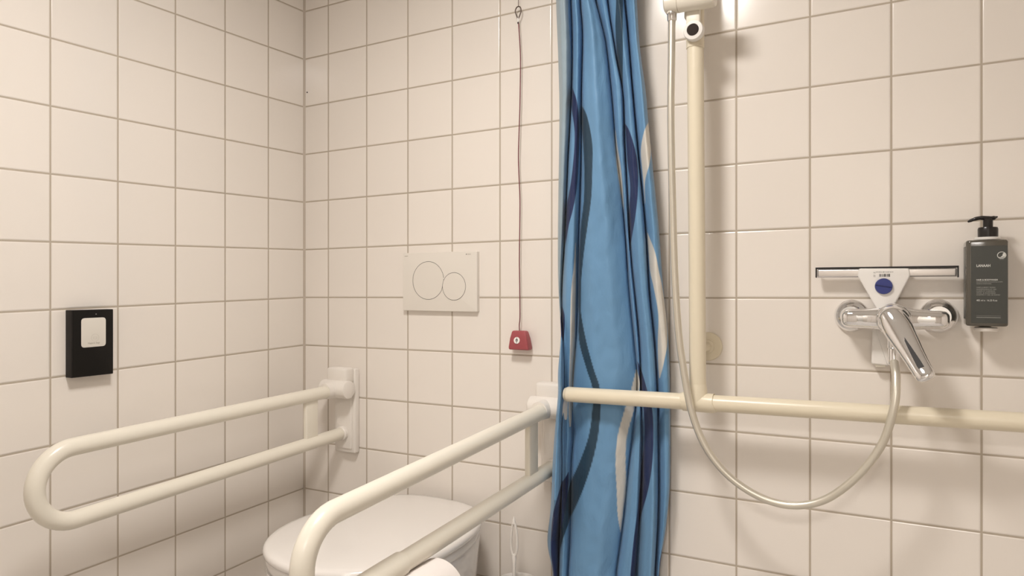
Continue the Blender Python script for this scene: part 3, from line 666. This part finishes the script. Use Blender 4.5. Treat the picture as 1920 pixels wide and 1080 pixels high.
RIBBONS = [('N', [(1.6062, 0.9479, 0.9486), (1.559, 0.946, 0.9614), (1.4939, 0.9537, 0.9648), (1.43, 0.9502, 0.9628), (1.3663, 0.941, 0.9579), (1.3153, 0.9276, 0.9489), (1.2765, 0.9229, 0.9371), (1.2376, 0.9196, 0.9282), (1.2051, 0.9149, 0.9178)]),
 ('T', [(1.561, 0.9711, 0.9725), (1.524, 0.9707, 0.9873), (1.4597, 0.9756, 0.999), (1.3957, 0.9777, 0.9983), (1.3319, 0.9756, 0.9949), (1.2682, 0.9666, 0.9847), (1.2039, 0.9617, 0.9743), (1.1394, 0.9596, 0.9666), (1.0941, 0.9577, 0.9647), (1.0553, 0.9587, 0.9657), (0.9904, 0.9595, 0.9791), (0.9268, 0.9791, 0.9984), (0.8827, 0.9943, 1.0135), (0.8314, 0.9943, 1.0148), (0.7663, 0.9846, 1.008), (0.6991, 0.9609, 0.9915), (0.6305, 0.9326, 0.9679), (0.5625, 0.9154, 0.9397), (0.5156, 0.9096, 0.9197), (0.4759, 0.9082, 0.9089)]),
 ('W', [(1.4954, 1.0572, 1.0578), (1.4517, 1.0581, 1.0627), (1.4079, 1.0603, 1.0695), (1.3574, 1.0678, 1.0743), (1.3071, 1.0765, 1.0771)]),
 ('N', [(1.5076, 1.0809, 1.0815), (1.4802, 1.0833, 1.0923), (1.418, 1.0866, 1.1085), (1.3557, 1.0925, 1.1106), (1.294, 1.0894, 1.1049), (1.2444, 1.0877, 1.0968), (1.2071, 1.0886, 1.0899)]),
 ('W', [(1.5047, 1.1385, 1.1391), (1.4757, 1.1256, 1.142), (1.4397, 1.119, 1.143), (1.4027, 1.1212, 1.1377), (1.3657, 1.1247, 1.1285), (1.3165, 1.1281, 1.1288)]),
 ('W', [(1.2489, 1.1326, 1.1339), (1.1998, 1.136, 1.1499), (1.1568, 1.1395, 1.1583), (1.12, 1.1468, 1.1668), (1.0589, 1.1563, 1.1762), (0.9977, 1.1559, 1.177), (0.9488, 1.1571, 1.1684), (0.9123, 1.1596, 1.1609)]),
 ('T', [(1.8683, 1.0547, 1.0783), (1.7922, 1.0613, 1.0782), (1.7308, 1.0594, 1.0764), (1.6682, 1.064, 1.0771), (1.6238, 1.0715, 1.0767), (1.5922, 1.0764, 1.0771)]),  # dark teal band down the upper part of the curtain
 ('W', [(0.9274, 1.1037, 1.1063), (0.9022, 1.0972, 1.1127), (0.8704, 1.0881, 1.1102), (0.8382, 1.0763, 1.1011), (0.7737, 1.0579, 1.0816), (0.7101, 1.0525, 1.0777), (0.6474, 1.0552, 1.0803), (0.5848, 1.0579, 1.0724), (0.5358, 1.0658, 1.0665)]),
 ('N', [(0.9463, 1.1076, 1.1089), (0.9216, 1.1102, 1.1191), (0.8909, 1.114, 1.1281), (0.8419, 1.1217, 1.1408), (0.7804, 1.1243, 1.1433), (0.7182, 1.1204, 1.1408), (0.6553, 1.1127, 1.1319), (0.5922, 1.105, 1.1179), (0.5285, 1.0959, 1.1089), (0.446, 1.0881, 1.1037), (0.3827, 1.0842, 1.1024)]),
 ('N', [(0.6693, 0.9298, 0.9312), (0.6271, 0.9082, 0.9298), (0.5584, 0.8893, 0.9183), (0.4916, 0.8849, 0.9067), (0.4065, 0.8893, 0.9067), (0.3413, 0.8937, 0.9053)]),
 ('W', [(1.23, 0.9522, 0.9526), (1.1719, 0.9473, 0.9515), (1.12, 0.9411, 0.951), (1.0418, 0.9374, 0.9487), (0.9635, 0.9355, 0.9468), (0.885, 0.9326, 0.9426), (0.8196, 0.9312, 0.9397), (0.7807, 0.934, 0.9369)]),
 ('N', [(1.0806, 0.9091, 0.9106), (1.0543, 0.9088, 0.9218), (1.0083, 0.9097, 0.9198), (0.9861, 0.914, 0.9154)]),
 ('N', [(0.5227, 1.1671, 1.1708), (0.4971, 1.1609, 1.1696), (0.4597, 1.1571, 1.1659), (0.4095, 1.1509, 1.1584)]),
 ('R', [(1.9049, 0.8887, 0.9402), (1.8264, 0.8887, 0.9402), (1.7744, 0.8884, 0.9398), (1.6836, 0.8873, 0.9444), (1.5665, 0.8859, 0.9417), (1.4358, 0.8843, 0.9332), (1.3046, 0.8827, 0.9275), (1.1729, 0.8811, 0.9217), (1.0935, 0.8802, 0.915), (1.0405, 0.8795, 0.9087)])]

def interp(tab, z):
    """tab: (x, z) pairs, z falling"""
    if z >= tab[0][1]:
        (x0, z0), (x1, z1) = tab[0], tab[1]; return x0+(x0-x1)/(z0-z1)*min(z-z0, .05)*.5
    if z <= tab[-1][1]: return tab[-1][0]
    for (x0, z0), (x1, z1) in zip(tab, tab[1:]):
        if z1 <= z <= z0:
            t = (z0-z)/(z0-z1); return x0+(x1-x0)*t
COL = {'N': (.014, .026, .095), 'T': (.020, .052, .088), 'W': (.68, .65, .59), 'R': (.31, .40, .46)}
BASE = (.150, .315, .520)
def smooth_tab(tab):
    return [(p.x, p.z) for p in catmull([(x, 0, z) for x, z in tab], 6)]
EDGE_L = smooth_tab(EDGE_L); EDGE_R = smooth_tab(EDGE_R); VALLEYS = [smooth_tab(v) for v in VALLEYS]
def ribbon_tab(rows):
    a = catmull([(r[1], 0, r[0]) for r in rows], 6); c = catmull([(r[2], 0, r[0]) for r in rows], 6)
    return [(p.z, p.x, q.x) for p, q in zip(a, c)]
RIB = [(c, ribbon_tab(rows)) for c, rows in RIBBONS]
def rib_at(tab, z):
    if z > tab[0][0] or z < tab[-1][0]: return None
    for (z0, a0, b0), (z1, a1, b1) in zip(tab, tab[1:]):
        if z1 <= z <= z0:
            t = (z0-z)/(z0-z1) if z0 > z1 else 0; return a0+(a1-a0)*t, b0+(b1-b0)*t
SKEW = [1.0, 1.1, .85, 1.25, 1.3, 1.35, 1.25, 1.1]
AMP = [1.15, .95, 1.0, .8, .9, .9, .9, .9]
def curtain():
    ztop, zbot, nz = 2.17, .13, 1700
    NX = 60
    verts = []; cols = []
    ncol = None
    for i in range(nz+1):
        z = ztop+(zbot-ztop)*i/nz
        xs = [interp(EDGE_L, z)]+[interp(v, z) for v in VALLEYS]+[interp(EDGE_R, z)]
        for k in range(1, len(xs)): xs[k] = max(xs[k], xs[k-1]+.0015)
        yb = -.023-.025*min(1, max(0, (z-1.0)/.8))
        near_rail = math.exp(-((z-.868)/.085)**2)
        ribs = [(c, rib_at(t, z)) for c, t in RIB]; ribs = [(c, r) for c, r in ribs if r]
        row = []
        for p in range(len(xs)-1):
            x0, x1 = xs[p], xs[p+1]; wd = x1-x0
            A = min(.046, .85*wd+.009)*AMP[p]
            for k in range(NX+(1 if p == len(xs)-2 else 0)):
                s = k/NX; u = s**SKEW[p]
                x = x0+wd*s
                h = math.sin(math.pi*min(1, u))
                h = h**.72
                y = yb-A*h
                # shallow secondary folds across the wide panels
                ph = 6.2831*(s*2.2+.35*math.sin(z*3.1+p)); y -= .0024*math.sin(ph)*min(1, wd/.05)*math.sin(math.pi*s)
                y -= .0050*noise.noise(Vector((x*14+z*5, z*5-x*6, p*3.0)))*math.sin(math.pi*s)**.5
                y -= .0016*noise.noise(Vector((x*42-z*20, z*22+x*30, 7+p)))*math.sin(math.pi*s)**.5
                y += .013*(math.exp(-(wd*s/.0028)**2)+math.exp(-(wd*(1-s)/.0028)**2))*(0 if (p == 0 and s < .5) or (p == len(xs)-2 and s > .5) else 1)
                lim = -.0685 if x > .925 else -.108
                y0 = y
                if x > .925: y = y*(1-near_rail)+max(y, lim)*near_rail if y < lim else y
                # the free left edge hangs in front of the folding rail's hinge
                fw = max(0, min(1, (.926-x)/.016)); fw = fw*fw*(3-2*fw)*max(0, min(1, (z-.50)/.10))*max(0, min(1, (1.10-z)/.16))
                y = min(y, -.006); lean = .39*(-y-.047-.02*min(1, max(0, (z-1.0)/.8))); q = .066*fw
                verts.append((x+lean+(1.638-x)*q/1.56, y-q, z+(1.12-z)*q/1.56))
                c = BASE
                for cc, (a, b_) in ribs:
                    wgt = max(0, min(1, min(x-a, b_-x)/.0013+.5))
                    if wgt > 0: c = tuple(c[j]*(1-wgt)+COL[cc][j]*wgt for j in range(3))
                cols.append(c)
                row.append(1)
        ncol = len(row)
    faces = [(i*ncol+k, i*ncol+k+1, (i+1)*ncol+k+1, (i+1)*ncol+k) for i in range(nz) for k in range(ncol-1)]
    me = bpy.data.meshes.new('shower_curtain'); me.from_pydata(verts, [], faces)
    ca = me.color_attributes.new('Print', 'FLOAT_COLOR', 'POINT')
    flat = []
    for c in cols: flat += [c[0], c[1], c[2], 1.0]
    ca.data.foreach_set('color', flat)
    me.polygons.foreach_set('use_smooth', [True]*len(faces))
    return me
M_cur = bpy.data.materials.new('printed_polyester'); M_cur.use_nodes = True; nt = M_cur.node_tree; b = nt.nodes['Principled BSDF']
at = nt.nodes.new('ShaderNodeAttribute'); at.attribute_name = 'Print'; nt.links.new(at.outputs['Color'], b.inputs['Base Color'])
b.inputs['Roughness'].default_value = .50; b.inputs['Specular IOR Level'].default_value = .4; b.inputs['Sheen Weight'].default_value = .10
tcn = nt.nodes.new('ShaderNodeTexCoord'); n1 = nt.nodes.new('ShaderNodeTexNoise'); n1.inputs['Scale'].default_value = 26; n1.inputs['Detail'].default_value = 4; n1.inputs['Distortion'].default_value = .6
mp = nt.nodes.new('ShaderNodeMapping'); mp.inputs['Rotation'].default_value = (0, .5, 0); mp.inputs['Scale'].default_value = (1, 1, .45)
nt.links.new(tcn.outputs['Object'], mp.inputs[0]); nt.links.new(mp.outputs[0], n1.inputs['Vector'])
bpn = nt.nodes.new('ShaderNodeBump'); bpn.inputs['Strength'].default_value = .6; bpn.inputs['Distance'].default_value = .006
nt.links.new(n1.outputs['Fac'], bpn.inputs['Height']); nt.links.new(bpn.outputs['Normal'], b.inputs['Normal'])
cur = thing('shower_curtain', 'blue shower curtain with navy and white wavy ribbons gathered behind the shower rail', 'curtain', (1.03, -.03, .13))
cl = obj('fabric', curtain(), M_cur, cur)
sol = cl.modifiers.new('thickness', 'SOLIDIFY'); sol.thickness = .0006; sol.offset = 0
for k in range(7):
    x = .925+k*.030
    part('hook', lambda bm, x=x: tube(bm, [(x, -.062+.010*math.sin(a), 2.183+.018*math.cos(a)) for a in [2*math.pi*j/20 for j in range(20)]], .0014, 8, closed=True), M_wplast, cur)
cr = thing('curtain_rail', 'white curtain rail above the picture carrying the blue curtain', 'rail', (1.5, -.062, 2.197))
part('rail_bar', lambda bm: tube(bm, [(.88, -.062, 2.197), (2.549, -.062, 2.197)], .009, 16), M_wplast, cr)
for x in (.90, 1.7, 2.5): part('ceiling_bracket', lambda bm, x=x: tube(bm, [(x, -.062, 2.197), (x, -.062, H)], .006, 12), M_wplast, cr)
